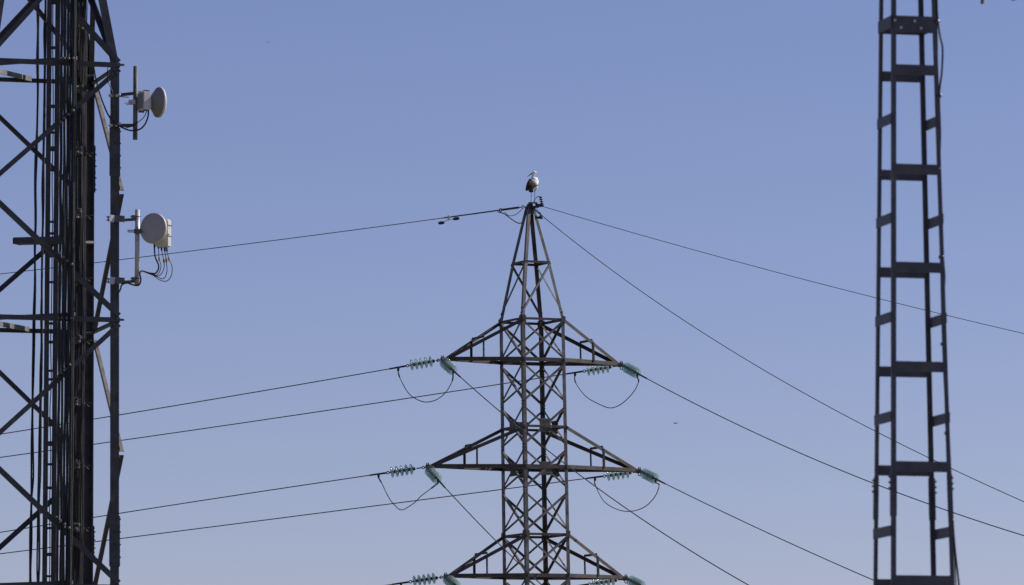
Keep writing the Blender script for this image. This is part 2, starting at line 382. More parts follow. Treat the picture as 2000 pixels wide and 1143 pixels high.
LINES = {
 ('L', -1, 'u'): [(792, 716), (757, 722), (380, 785.6), (183.7, 818.5), (16, 846)],
 ('L', 1, 'u'): [(1136, 727), (1015, 745.7), (740, 786), (380, 839.5), (183.7, 868), (0, 893.7)],
 ('L', -1, 'm'): [(756, 921), (380, 980.8), (181, 1011), (0, 1039.8)],
 ('L', 1, 'm'): [(1175.6, 931.5), (974, 957.8), (720, 989.5), (380, 1033), (13, 1080.5)],
 ('L', -1, 'l'): [(792, 1138), (380, 1197), (0, 1250)],
 ('L', 1, 'l'): [(1136, 1144), (740, 1200), (0, 1300)],
 ('R', -1, 'u'): [(890, 724), (972.8, 798), (1067.8, 878), (1164, 951), (1256.5, 1020), (1465, 1143)],
 ('R', 1, 'u'): [(1250, 738), (1430, 829), (1680, 929.6), (1848, 994.7), (2000, 1049)],
 ('R', -1, 'm'): [(854.7, 934), (883.6, 967), (931.7, 1020), (967, 1054), (1026, 1115), (1059, 1142)],
 ('R', 1, 'm'): [(1290, 940), (1480, 1032), (1680, 1122.5), (1705, 1132.5)],
 ('R', -1, 'l'): [(905, 1146), (988, 1222), (1270, 1440)],
 ('R', 1, 'l'): [(1258, 1146), (1690, 1345), (2000, 1470)],
}
AN = {'u': 'top', 'm': 'middle', 'l': 'lowest'}
SN = {-1: 'left', 1: 'right'}
LUG = {}
for (ln, s, key), px in LINES.items():
    p0 = tipl(s, key)
    par = Para(p0, HL if ln == 'L' else (HR if s > 0 else V((0.40, -0.917, 0))), px)
    lead = ((0.33 if key == 'm' else 0.20) if s < 0 else {'u': 0.33, 'm': 0.27, 'l': 0.3}[key]) if ln == 'L' else 0.16
    L = lead + 0.06 + 0.136 * 4 + 0.07 + 0.6
    q = par.slen(0, L); d = par.at(q) - p0
    way = 'side on' if ln == 'L' else 'end on'
    lab = 'green glass insulator string at the %s tip of the %s cross arm, seen %s' % (SN[s], AN[key], way)
    end, lug, tot = string(p0, d, lab, lead, 0.36 if ln == 'L' else 0.05)
    LUG[(ln, s, key)] = lug
    if key == 'l' and (ln == 'R' or s == 1): 
        pass
    nm = ('%s-arm power line running left from the insulators at the %s tip' if ln == 'L' else '%s-arm power line dropping to the lower right from the %s tip') % (AN[key].capitalize(), SN[s])
    conductor('power_line', par, q - 0.01, 1.25 if ln == 'L' else 1.15, 0.0138, 'dark ' + nm[0].lower() + nm[1:], 'wire', 'power lines strung from the pylon arms')
# jumpers
JP = {
 (-1, 'u'): [(781, 738), (797, 767), (814, 780), (832, 785.5), (852, 781), (870, 767), (883, 745)],
 (1, 'u'): [(1125, 749), (1144, 774), (1167, 788), (1192.5, 797), (1215.6, 787.7), (1236.6, 766.7), (1247, 746.7)],
 (-1, 'm'): [(745, 943), (760, 973), (772, 988), (785.4, 996), (808.5, 982.8), (822, 969.5), (841, 955)],
 (1, 'm'): [(1163, 948), (1179.5, 979), (1206.4, 995.4), (1233.4, 998.7), (1260, 989.6), (1279.6, 969.4), (1287.3, 948)],
}
for (s, key), px in JP.items():
    a = LUG[('L', s, key)]; b = LUG[('R', s, key)]
    n = len(px); pts = [a] + [P(q[0], q[1], a.y + (b.y - a.y) * (i + 1) / (n + 1)) for i, q in enumerate(px)] + [b]
    sm = crom(pts, 8); rr = [0.022 if (i < 8 or i > len(sm) - 9) else 0.0125 for i in range(len(sm))]
    bm = NB(); tube(bm, sm, rr, 8)
    build('jumper_cable', bm, M_WIRE, None, True, 'dark jumper cable looping under the %s tip of the %s cross arm' % (SN[s], AN[key]), 'cable', 'jumper loops', origin=a)
# ------------------------------------------------------------------ earth wires of the peak
pkL = pk + V((-0.16, 0.0, 0.0))
parG = Para(pkL, HL, [(980, 411), (860, 428.5), (380, 488.6), (186, 513), (0, 536)])
ew = thing('earth_wire', pkL, 'thick tipped earth wire running left from the pylon peak', 'wire', 'earth wires of the pylon peak')
bm = NB(); tube(bm, parG.pts(0.6, parG.smax * 1.25, 60), 0.011, 6); build('strand', bm, M_WIRE, ew, True)
bm = NB(); tube(bm, parG.pts(0.72, 2.35, 16), [0.02] * 8 + [0.019] * 8 + [0.013], 8); build('armour_rods', bm, M_WIRE, ew, True)
bm = NB(); d = (parG.at(0.7) - parG.at(0.05)).normalized(); a = parG.at(0.0)
ring(bm, a + d * 0.03, d.cross(up), 0.034, 0.012); tube(bm, [a + d * 0.06, a + d * 0.14], 0.013, 6); tube(bm, [a + d * 0.14, a + d * 0.15, a + d * 0.62], 0.03, 8)
ring(bm, a + d * 0.67, d.cross(up), 0.04, 0.014); tube(bm, [a + d * 0.7, a + d * 0.82], 0.02, 6); build('tension_grip', bm, M_FIT, ew, True)
bm = NB(); tube(bm, crom([P(972, 414, YP), P(985, 418, YP), P(1000, 429, YP), P(1012, 436, YP), P(1020, 435, YP)], 8), 0.014, 6); tube(bm, crom([P(985, 414, YP), P(993, 421, YP), P(1003, 421, YP), P(1012, 416, YP), P(1021, 407, YP)], 8), 0.009, 6)
build('bonding_lead', bm, M_BLK, ew, True)
c = parG.at(parG.slen(0, 2.16)); dd = (parG.at(2.3) - parG.at(2.1)).normalized()
vd = thing('vibration_damper', c, 'dumbbell-shaped vibration damper clamped under the left earth wire', 'damper')
bm = NB(); box(bm, c + up * -0.02, dd * 0.06, dd.cross(up) * 0.05, up * 0.13); build('clamp', bm, M_ZINC, vd)
bm = NB(); tube(bm, crom([c + dd * -0.2 - up * 0.075, c - up * 0.075, c + dd * 0.24 - up * 0.14], 6), 0.008, 6); build('messenger', bm, M_FIT, vd)
for sg, dz in ((-1, -0.07), (1, -0.13)):
    bm = NB(); q = c + dd * (0.13 * sg) + up * dz
    lathe(bm, q, dd * sg, [(0, 0), (0.03, 0.0), (0.042, 0.03), (0.045, 0.12), (0.03, 0.17), (0, 0.175)], 12); build('weight', bm, M_FIT, vd, True)
pg1 = pk + V((0.34, -0.1, 0.0)); pg2 = pk + V((0.3, -0.25, -0.25))
par1 = Para(pg1, V((0.9, -0.43, 0)), [(1125, 420.5), (1240, 455.5), (1430, 509), (1680, 574.8), (1845, 615), (2000, 651.5)])
par2 = Para(pg2, HR, [(1120, 465.6), (1240, 560), (1430, 690), (1680, 824.7), (1808, 890.8), (2000, 981)], 3)
conductor('earth_wire', par1, 0.0, 1.2, 0.0088, 'thin upper earth wire sloping gently right from the pylon peak', 'wire', 'earth wires of the pylon peak')
conductor('earth_wire', par2, 0.0, 1.12, 0.0105, 'thin lower earth wire sloping steeply right from just under the pylon peak', 'wire', 'earth wires of the pylon peak')
def arrester(base, axis, n, label, lead):
    t = thing('spark_gap', base, label, 'line fitting')
    bm = NB(); tube(bm, [base, base + axis * (0.055 * n + 0.03)], 0.014, 8); build('rod', bm, M_FIT, t)
    for i in range(n):
        bm = NB(); lathe(bm, base + axis * (0.04 + 0.055 * i), axis, [(0, -0.014), (0.03, -0.014), (0.058, 0.004), (0.055, 0.014), (0.02, 0.018), (0, 0.018)], 12); build('shed', bm, M_POR, t, True)
    bm = NB(); box(bm, base + V((-0.06, 0, -0.005)), V((0.2, 0, -0.02)), V((0, 0.05, 0)), V((0, 0, 0.06))); box(bm, base + V((-0.15, 0, 0.0)), V((0.035, 0, 0)), V((0, 0.08, 0)), V((0, 0, 0.11))); build('clamp', bm, M_FIT, t)
    bm = NB(); tube(bm, lead, 0.009, 6); build('lead', bm, M_BLK, t, True)
b1 = P(1059, 400.5, pg1.y)
arrester(b1, V((-0.22, 0, 1)).normalized(), 4, 'stack of dark sheds standing on the upper earth wire clamp beside the stork', crom([P(1055, 385, pg1.y), P(1050, 384, pg1.y), P(1045, 390, pg1.y), P(1041, 397, pg1.y + 0.1)], 6))
b2 = P(1057, 425, pg2.y)
arrester(b2, V((-0.15, 0, 1)).normalized(), 1, 'short dark clamp hanging on the lower earth wire under the peak', [P(1057, 418, pg2.y), P(1048, 409, pg2.y), P(1039, 402, pg2.y + 0.1)])
bm = NB(); tube(bm, [pk + V((0.1, -0.06, 0.0)), pg1], 0.018, 8); tube(bm, [pk + V((0.06, -0.1, -0.03)), pg2], 0.018, 8); build('link_rod', bm, M_FIT, pyl)
# ================================================================== stork
def stork():
    Y = YP - 0.05
    def q(px, py, dy=0.0): return P(px, py, Y + dy)
    pieces = []                                         # (bmesh, material index)
    def loft(path, rad, mi, n=14, sq=1.0, side=V((0.75, -0.55, 0))):
        bm = NB(); rings = []
        for i, p in enumerate(path):
            d = (path[min(i + 1, len(path) - 1)] - path[max(i - 1, 0)]).normalized(); u = (side - d * side.dot(d)).normalized(); v = d.cross(u)
            r = rad[i]; ru, rv = r if isinstance(r, tuple) else (r, r)
            rings.append([bm.verts.new(p + u * math.cos(2 * math.pi * k / n) * ru + v * math.sin(2 * math.pi * k / n) * rv) for k in range(n)])
        for a, b in zip(rings, rings[1:]):
            for k in range(n): bm.faces.new((a[k], a[(k + 1) % n], b[(k + 1) % n], b[k]))
        bm.faces.new(rings[0][::-1]); bm.faces.new(rings[-1]); pieces.append((bm, mi))
    # trunk: tail low on the left and near, breast high on the right and away
    loft([q(1031, 371, -.10), q(1034, 369, -.07), q(1038, 364.5, -.03), q(1042.5, 359, .02), q(1045, 354, .07), q(1044.5, 350, .11), q(1043, 347.5, .14)],
         [.015, .05, .095, .118, .108, .075, .03], 0, 18)
    loft([q(1048, 370, .05), q(1046.5, 366, .06), q(1045, 360, .07)], [.02, .055, .09], 0, 14)      # belly / thigh feathers
    loft([q(1042.5, 352, .1), q(1040.5, 348, .09), q(1040.5, 344.5, .06), q(1042.3, 341, .03), q(1043.3, 338.5, .01)], [.065, .05, .038, .033, .034], 4, 12)   # neck
    loft([q(1045.8, 339.5, .03), q(1045.4, 338, .025), q(1044, 337, .01), q(1042, 337.4, -.01), q(1040, 338.4, -.02), q(1038.8, 339.3, -.025)], [.012, .042, .05, .042, .026, .014], 0, 12)  # head
    loft([q(1040, 338.6, -.02), q(1037, 340.2, -.03), q(1033, 343, -.04), q(1028.2, 346.2, -.05)], [.02, .017, .011, .003], 3, 8)   # bill
    # folded wings: near one along the left side, far one edging the right flank
    loft([q(1039.5, 351.5, .0), q(1037, 354, -.06), q(1034.5, 359, -.09), q(1031.5, 365, -.11), q(1029, 370, -.12), q(1027, 372.5, -.12)], [(.03, .03), (.055, .09), (.05, .105), (.04, .09), (.028, .06), (.01, .02)], 1, 14)
    loft([q(1047, 359, -.04), q(1043, 361, -.08), q(1039, 365, -.11), q(1036, 370, -.12), q(1033.5, 374, -.12)], [(.02, .03), (.04, .07), (.045, .09), (.035, .075), (.012, .03)], 2, 14)
    loft([q(1051, 361, .0), q(1048, 362.2, -.03), q(1044, 363.5, -.07)], [(.01, .012), (.02, .028), (.03, .04)], 1, 10)
    loft([q(1041, 372, -.1), q(1036.5, 373, -.12), q(1032.5, 373.5, -.13)], [(.03, .05), (.03, .05), (.012, .02)], 1, 10)   # tail tips
    for (x0, x1, dy) in ((1037.6, 1037.4, -.01), (1044.6, 1044.4, .03)):                          # legs: thigh, hock, shank, toes
        loft([q(x0, 370, dy), q(x0, 376, dy), q(x0 - .2, 382, dy + .01), q(x0 - .1, 383, dy + .012), q(x1, 388, dy), q(x1, 395.5, dy)], [.026, .011, .009, .0115, .0085, .010], 5, 8)
        f = q(x1, 395.5, dy)
        for t in (V((.07, .05, -.012)), V((.02, .09, -.012)), V((.08, -.02, -.012)), V((-.04, -.03, -.012))): loft([f, f + t * .5 + V((0, 0, .004)), f + t], [.011, .009, .005], 5, 6, side=V((0, 0, 1)))
    big = NB(); tris = []; mids = []; vs = []
    for bm, mi in pieces:
        bmesh.ops.recalc_face_normals(bm, faces=bm.faces); bmesh.ops.triangulate(bm, faces=bm.faces)
        off = len(vs); bm.verts.index_update()
        for v in bm.verts: vs.append(v.co.copy())
        for f in bm.faces: tris.append([off + v.index for v in f.verts]); mids.append(mi)
        bm.free()
    org = q(1041, 395.5); tmp = bpy.data.meshes.new('stork_raw'); tmp.from_pydata([v - org for v in vs], [], tris)
    to = bpy.data.objects.new('stork_raw', tmp); link(to)
    m = to.modifiers.new('r', 'REMESH'); m.mode = 'VOXEL'; m.voxel_size = 0.005
    m2 = to.modifiers.new('s', 'SMOOTH'); m2.iterations = 3; m2.factor = 0.4
    me = bpy.data.meshes.new_from_object(to.evaluated_get(bpy.context.evaluated_depsgraph_get())); me.name = 'stork'
    bpy.data.objects.remove(to)
    for mm in (M_WHT, M_BFE, M_GFE, M_BILL, M_WHT, M_RED): me.materials.append(mm)
    bv = BVHTree.FromPolygons([v - org for v in vs], tris)
    for p in me.polygons:
        r = bv.find_nearest(p.center); p.material_index = mids[r[2]] if r[2] is not None else 0; p.use_smooth = True
    o = bpy.data.objects.new('stork', me); link(o); o.location = org
    o['label'] = 'white stork with black wings standing on the pylon peak, bill turned left'; o['category'] = 'bird'
stork()
# ================================================================== telecom tower (left)
YT = 115.0
ROT = math.radians(15.5); SIDE = 2.73
eL = V((-math.cos(ROT), -math.sin(ROT), 0)); eF = V((-math.sin(ROT), math.cos(ROT), 0))
N0 = P(233, 127, YT); ZN = [P(233, y, YT).z for y in (127, 625, 1147)]
ZN += [ZN[2] - (ZN[1] - ZN[2]), 0.0]
CTR = V((N0.x, N0.y, 0)) + (eL + eF) * SIDE / 2
CN = [(-1, -1), (1, -1), (1, 1), (-1, 1)]               # N, L, B, F as signs along eL, eF
def tc(k, z):
    sx, sy = CN[k % 4]; dz = ZN[0] - z
    h = SIDE / 2 + (0.0055 * dz if dz > 0 else 0.165 * dz)
    h = max(h, 0.45); return CTR + (eL * sx + eF * sy) * h + V((0, 0, z))
TFN = [-eF, eL, eF, -eL]                                # outward normals of faces N-L, L-B, B-F, F-N
tel = thing('telecom_tower', V((CTR.x, CTR.y, 0)), 'dark steel lattice telecom tower hung with black cables and two microwave dishes', 'tower')
ZT = ZN[0] + 2.75
for k in range(4):
    u = (tc(k + 1, 10) - tc(k, 10)).normalized(); v = (tc(k - 1, 10) - tc(k, 10)).normalized()
    bm = NB(); angle(bm, tc(k, 0), tc(k, ZN[0]), 0.182, 0.018, u, v); angle(bm, tc(k, ZN[0] - 0.02), tc(k, ZT), 0.17, 0.016, u, v)
    lg = build('leg', bm, M_TEL, tel)
    n1 = TFN[k]; n2 = TFN[(k - 1) % 4]
    sp = ((250, 345), (1008, 1107)) if k == 0 else ((285, 376), (1027, 1090))
    for (ya, yb) in sp:                                 # bolted splices
        c0 = P(228 if k == 0 else 180, ya, YT if k == 0 else YT + 2.5).z; c1 = P(228 if k == 0 else 180, yb, YT if k == 0 else YT + 2.5).z
        bm = NB(); a, b = tc(k, c1), tc(k, c0)
        for e, n in ((u, n1), (v, n2)):
            prism(bm, a + n * 0.004, b + n * 0.004, [(-0.012, 0), (0.205, 0), (0.205, 0.014), (-0.012, 0.014)], e, n)
            for i in range(8):
                for jx in (0.07, 0.145):
                    if (i + (jx > 0.1)) % 2: bolt(bm, a.lerp(b, (i + 0.5) / 8) + e * jx + n * 0.016, n, 0.017, 0.035)
        build('splice_plate', bm, M_TEL, lg)
# face horizontals
def tbar(a, b, n, wd, m, name, th=0.011, off=0.02, flip=False, dn=None):
    bm = NB(); d = (b - a).normalized(); up_ = n.cross(d)
    if (up_.z < 0) != flip: up_ = -up_
    angle(bm, a + n * off - up_ * wd / 2, b + n * off - up_ * wd / 2, wd, th, up_, n if dn else -n)
    return build(name, bm, m, tel)
for z in ZN[:4]:
    for k in range(4): tbar(tc(k, z), tc(k + 1, z), TFN[k], 0.095, M_TEL, 'horizontal')
# zigzag bracing between the levels; N and B carry nodes at levels on faces N-L, and half way on N-F
NLV = [ZN[0], ZN[1], ZN[2], ZN[3]]
for i in range(3):
    z0, z1 = NLV[i], NLV[i + 1]; zm = (z0 + z1) / 2
    ov = 0.0
    # face N-L : node on N at levels, on L half way
    tbar(tc(0, z0 - 0.09), tc(1, zm + 0.03), TFN[0], 0.10, M_TEL, 'diagonal'); tbar(tc(1, zm - 0.03), tc(0, z1 + 0.09), TFN[0], 0.10, M_TEL, 'diagonal')
    # face L-B
    tbar(tc(2, z0 - 0.09), tc(1, zm + 0.03), TFN[1], 0.10, M_TEL, 'diagonal'); tbar(tc(1, zm - 0.03), tc(2, z1 + 0.09), TFN[1], 0.10, M_TEL, 'diagonal')
    # face B-F : node on B at levels, on F half way
    tbar(tc(2, z0 - 0.09), tc(3, zm + 0.03), TFN[2], 0.10, M_TEL, 'diagonal'); tbar(tc(3, zm - 0.03), tc(2, z1 + 0.09), TFN[2], 0.10, M_TEL, 'diagonal')
    # face F-N : node on F at levels, on N half way, ends run past the leg
    a = tc(3, z0 - 0.12); b = tc(0, zm + 0.07); d = (b - a).normalized(); tbar(a, b, TFN[3], 0.10, M_TELB, 'diagonal', off=0.006, dn=True)  # sunlit look of this diagonal comes from its lighter colour
    a = tc(0, zm - 0.07); b = tc(3, z1 + 0.02); d = (b - a).normalized(); tbar(a, b, TFN[3], 0.10, M_TEL, 'diagonal', off=0.006, dn=True, flip=True)
# last short bay down to the ground
for k in range(4): tbar(tc(k, ZN[3] - 0.05), tc(k + 1, 0.05), TFN[k], 0.1, M_TEL, 'diagonal')
# tapered top bay: crossed bracing on every face
for k in range(4):
    tbar(tc(k, ZN[0] + 0.06), tc(k + 1, ZT - 0.1), TFN[k], 0.105, M_TEL, 'diagonal', off=0.022)
    tbar(tc(k + 1, ZN[0] + 0.06), tc(k, ZT - 0.1), TFN[k], 0.105, M_TEL, 'diagonal', off=-0.03)
    tbar(tc(k, ZT), tc(k + 1, ZT), TFN[k], 0.095, M_TEL, 'horizontal')
# plan bracing (one bar coloured paler as if sunlit)
for z in ZN[:3]:
    a = tc(1, z).lerp(tc(2, z), 0.55); b = tc(2, z).lerp(tc(3, z), 0.52)
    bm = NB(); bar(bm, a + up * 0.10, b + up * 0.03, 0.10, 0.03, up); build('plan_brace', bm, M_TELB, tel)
    a = P(-30, 126, YT + 0.25); b = P(150, 113.5, YT - 0.46); dz = z - (a.z + b.z) / 2 + 0.06; bm = NB(); bar(bm, a + up * dz, b + up * dz, 0.075, 0.05, up); build('plan_brace', bm, M_TEL, tel)
# node bolts and corner plates on N
for z in ZN[:3]:
    bm = NB(); c = tc(0, z)
    for dx, dz in ((0.05, 0.02), (0.11, -0.1), (0.05, -0.17), (0.16, -0.2)): bolt(bm, c + eL * dx + up * dz - eF * 0.034, -eF, 0.022, 0.03)
    box(bm, c - eL * 0.03 - eF * 0.02, eL * 0.12, eF * 0.01, up * 0.045); box(bm, c + eF * 0.02 - eL * 0.05, eL * 0.12, eF * 0.09, up * 0.012)
    build('node_bolts', bm, M_ZINCD, tel)
# work platform stub
bm = NB(); a = P(33, 476, YT + 1.9); b = P(122, 474, YT + 1.5); d = (b - a).normalized(); wv = up.cross(d).normalized()
box(bm, (a + b) / 2, d * (b - a).length, wv * 0.32, up * 0.02); box(bm, (a + b) / 2 - wv * 0.15 + up * 0.05, d * (b - a).length, wv * 0.012, up * 0.13); box(bm, (a + b) / 2 + wv * 0.15 + up * 0.05, d * (b - a).length, wv * 0.012, up * 0.13); box(bm, a + up * 0.04 - d * 0.007, d * 0.012, wv * 0.33, up * 0.12)
build('platform', bm, M_TEL, tel)
bm = NB()
for y in (126, 628, 1124): tube(bm, [P(184, y + 22, YT + 2.3), P(108, y + 28, YT + 2.2)], 0.03, 6)
tube(bm, [P(120, 474, YT + 1.5), P(182, 474, YT + 2.5)], 0.04, 6)
build('support_bracket', bm, M_TEL, tel)
# ------------------------------------------------------------------ climbing ladder (cable ladder) on the back face
def lx(y): return 100 + 6 - (y / 1143.0) * 12            # left rail photo position along its height
YL_ = YT + 2.0
lad = thing('cable_ladder', V((P(100, 600, YL_).x, YL_, 0)), 'narrow dark cable ladder with short rungs inside the telecom tower', 'ladder')
LTOP, LBOT = -120, 1143
def vrail(x0, x1, wpx):
    bm = NB(); a = P(x0, LTOP, YL_); b = P(x1, LBOT, YL_); g = a + (b - a) * ((a.z - 0.0) / (a.z - b.z)); return bm, a, g
for x0, x1 in ((98, 87), (114, 104)):
    bm, a, g = vrail(x0, x1, 8); bar(bm, a, g, 0.10, 0.045, V((1, 0, 0))); build('rail', bm, M_TEL, lad)
    for i in range(0):
        pass
for i in range(46):
    y = LTOP + 12 + i * 41 + random.uniform(-13, 13); f = (y - LTOP) / (LBOT - LTOP)
    if y > 1850: break
    if i % 5 == 2: continue
    xa = 98 - 11 * f; xb = 114 - 10 * f
    bm = NB(); box(bm, P((xa + xb) / 2, y, YL_ + 0.0), V((0.15, 0, 0.0)), V((0, 0.05, 0)), V((0, 0, (0.05, 0.07, 0.045, 0.1, 0.05, 0.06, 0.045)[i % 7]))); build('rung', bm, M_TEL, lad)
# ------------------------------------------------------------------ feeder cables, each one a thing
def vcable(x0, xb, Yd, rpx, m, label, wob, group, k=0):
    r = rpx / FP * Yd; rnd = random.Random(k * 13 + 5); pts = []
    ys = list(range(-130, 1300, 62))
    for i, y in enumerate(ys):
        f = (y - 0) / 1143.0
        pts.append(P(x0 + (xb - x0) * f + rnd.uniform(-wob, wob), y + rnd.uniform(-8, 8), Yd + rnd.uniform(-.02, .02)))
    e = pts[-1]; pts.append(V((e.x, e.y, e.z * 0.5))); pts.append(V((e.x, e.y, 0.0)))
    bm = NB(); tube(bm, crom(pts, 5), r, 7)
    build('feeder_cable', bm, m, None, True, label, 'cable', group, origin=V((e.x, e.y, 0)))
GA = 'loose cables left of the tower ladder'; GB = 'cables clipped across the front of the telecom tower'; GC = 'dense cable bundle beside the tower leg'
vcable(76, 58, YT + 2.15, 2.1, M_BLK, 'outermost loose black cable, leftmost on the telecom tower, well clear of the ladder', 1.0, GA, 1)
vcable(73, 61, YT + 2.18, 1.7, M_BLK, 'thin black cable crossing over the leftmost loose cable of the telecom tower', 2.2, GA, 2)
vcable(90, 75, YT + 2.1, 2.3, M_BLK, 'thick loose black cable hugging the left rail of the tower ladder', 1.2, GA, 3)
vcable(88, 73, YT + 2.13, 1.6, M_BLK, 'thin black cable twined behind the thick one left of the ladder', 1.5, GA, 4)
for i, (x, r) in enumerate(((119.5, 2.7), (125.5, 2.3), (132, 2.6), (137, 2.4), (142, 2.6), (146.5, 2.4))):
    vcable(x + 1.5, x - 8, YT - 0.52, r, M_BLK, 'black feeder cable clipped across the front of the telecom tower, crossing over its braces', 0.9, GB, 10 + i)
vcable(146, 137, YT - 0.57, 0.9, M_GRY, 'single pale grey cable on the right edge of the front cable row', 0.5, GB, 30)
for i in range(8):
    vcable(150 + i * 2.6, 142 + i * 2.6, YT + 1.2 + 0.06 * (i % 3), 1.75, M_BLK, 'black feeder cable packed in the dense bundle beside the rear tower leg', 0.5, GC, 40 + i)
for i, x in enumerate((122.5, 129, 139.5, 145)): vcable(x, x - 10, YT + 0.7, 2.2, M_BLK, 'black feeder cable behind the front cable row of the telecom tower', 1.3, 'cables behind the front row', 70 + i)
vcable(104.5, 97, YT + 1.95, 1.0, M_BLK, 'thin black cable hanging between the two rails of the cable ladder', 1.8, GA, 90)
vcable(171, 162, YT + 1.1, 0.6, M_GRY, 'thin grey wire hanging over the dense bundle beside the rear leg', 1.2, GC, 60)
vcable(166, 158, YT + 1.1, 0.5, M_GRY, 'hair thin grey wire wandering down the middle of the dense bundle', 2.0, GC, 61)
# clamps of the front row (on horizontals and diagonals) and hangers of the bundle
def clampdot(px, py):
    bm = NB(); c = P(px, py, YT - 0.66); lathe(bm, c, V((0, -1, 0)), [(0, -0.1), (0.026, -0.1), (0.03, 0), (0.016, 0.025), (0, 0.025)], 8); build('cable_clip', bm, M_ZINCD, tel)
for i, x in enumerate((118, 125.5, 134, 143)):
    clampdot(x, 114); clampdot(x - 4, 621); clampdot(x, 238 - i * 7.5); clampdot(x - 7, 735 - i * 7.5); clampdot(x - 2.5, 495 + i * 7); clampdot(x - 8, 1010 + i * 7)
def hanger(px, py):
    bm = NB(); c = P(px, py, YT + 0.98)
    box(bm, c + V((0, .05, 0)), V((0.13, 0, 0)), V((0, 0.04, 0)), V((0, 0, 0.16)))
    for i in range(7):
        d = V((random.uniform(-.06, .06), -0.02, random.uniform(-.08, .08))); lathe(bm, c + d, V((random.uniform(-.4, .4), -1, random.uniform(-.3, .5))), [(0, -0.03), (0.028, -0.03), (0.028, 0.03), (0.012, 0.035), (0.012, 0.06), (0, 0.06)], 6)
    build('cable_hanger', bm, M_ZINCD, tel)
for i in range(-1, 10): hanger(156 - i * 1.0, 50 + i * 122.5)
for i in range(-1, 10):
    bm = NB(); y = 57 + i * 122; c = P(173 - i, y, YT + 1.6); tube(bm, [c + V((-.1, 0, -.02)), c + V((.1, -.02, .02))], 0.014, 6); tube(bm, [c + V((-.07, -.02, .06)), c + V((.08, 0, -.06))], 0.01, 6); build('tie_strap', bm, M_GRY, tel)
# ------------------------------------------------------------------ microwave dishes
def dish_upper():
    Y = YT - 0.1
    base = P(264, 273, Y)
    t = thing('microwave_dish', base, 'upper microwave dish on a dark pole, seen from behind and facing right', 'antenna')
    bm = NB(); lathe(bm, base, up, [(0, 0), (0.048, 0), (0.048, (146 / FP) * Y), (0, (146 / FP) * Y)], 16); build('mount_pole', bm, M_ZINCD, t, True)
    a = V((0.88, 0.47, 0)).normalized(); b = V((0.47, -0.88, 0)).normalized(); c = P(309, 200, Y)
    bm = NB(); lathe(bm, c, a, [(0, -0.215), (0.075, -0.215), (0.09, -0.19), (0.15, -0.14), (0.23, -0.075), (0.285, -0.02), (0.302, 0.0), (0.304, 0.03)], 40); d1 = build('dish', bm, M_DISHB, t, True)
    bm = NB(); lathe(bm, c, a, [(0.302, -0.008), (0.314, -0.008), (0.316, 0.03), (0.30, 0.05), (0.2, 0.062), (0, 0.068)], 40); build('radome_rim', bm, M_RADIO, d1, True)
    bx = c - a * 0.32 - up * 0.0
    bm = NB(); box(bm, bx, a * 0.15, b * 0.32, up * 0.37); box(bm, bx + a * 0.085, a * 0.05, b * 0.26, up * 0.30)
    bmesh.ops.bevel(bm, geom=bm.edges[:], offset=0.012, segments=2, affect='EDGES')
    ru = build('radio_unit', bm, M_RADIO, t)
    bm = NB(); lathe(bm, bx + a * 0.1, a, [(0, 0), (0.09, 0), (0.085, 0.05), (0.07, 0.06), (0, 0.06)], 16)
    for s1, s2 in ((1, 1), (1, -1), (-1, 1), (-1, -1)): box(bm, bx + b * 0.12 * s1 + up * 0.2 * s2, a * 0.12, b * 0.03, up * 0.035)
    build('collar', bm, M_ZINCD, ru)
    bm = NB()
    for i in range(7): box(bm, bx - a * 0.078 + b * (-0.13 + 0.0433 * i), a * 0.018, b * 0.008, up * 0.32)
    build('cooling_fins', bm, M_DISHB, ru)
    bm = NB(); k = P(258, 200, Y); box(bm, k, V((0.14, 0, 0)), V((0, 0.12, 0)), up * 0.09); tube(bm, [P(243, 202, Y - .05), P(262, 200, Y - .05)], 0.009, 6); tube(bm, [P(246, 205, Y - .04), P(262, 203, Y - .04)], 0.009, 6); build('pole_clamp', bm, M_ZINC, t)
    for (ya, yb) in ((187, 182), (245, 245)):
        bm = NB(); p = P(222, ya, Y - 0.03); q = P(266, yb, Y); bar(bm, p, q, 0.06, 0.05, up); br = build('bracket', bm, M_TEL, t)
        bm = NB(); box(bm, P(231, ya - 1.5, Y - 0.14), V((0.09, -0.03, 0.035)), V((0.02, 0.05, 0.02)), V((-0.01, 0.0, 0.045))); tube(bm, [P(212, ya - 2, Y - .02), P(221, ya, Y - .02)], 0.012, 6); tube(bm, [P(213, ya + 2, Y - .02), P(221, ya + 1, Y - .02)], 0.014, 6)
        tube(bm, [P(212, ya, Y + .1), P(252, ya + 3, Y + .1)], 0.014, 6); build('u_bolt', bm, M_ZINC, br)
    bm = NB(); tube(bm, crom([P(290, 216, Y), P(289, 228, Y), P(283, 243, Y), P(272, 253, Y - .05), P(255, 255, Y - .15), P(238, 249, Y - .25), P(222, 238, Y - .25), P(210, 222, Y - .1), P(198, 192, Y + .6), P(190, 165, Y + 1.6), P(184, 130, Y + 2.2), P(182, 60, Y + 2.3)], 8), 0.017, 7); build('cable', bm, M_BLK, t, True)
    bm = NB(); tube(bm, crom([P(287, 217, Y), P(281, 229, Y), P(271, 238, Y - .03), P(260, 246, Y - .08), P(246, 250, Y - .15)], 8), 0.010, 6); tube(bm, crom([P(213, 128, Y), P(210, 138, Y), P(212, 161, Y), P(220, 182, Y), P(219, 205, Y), P(215, 232, Y), P(216, 248, Y)], 8), 0.009, 6); build('cable', bm, M_BLK, t, True)
dish_upper()
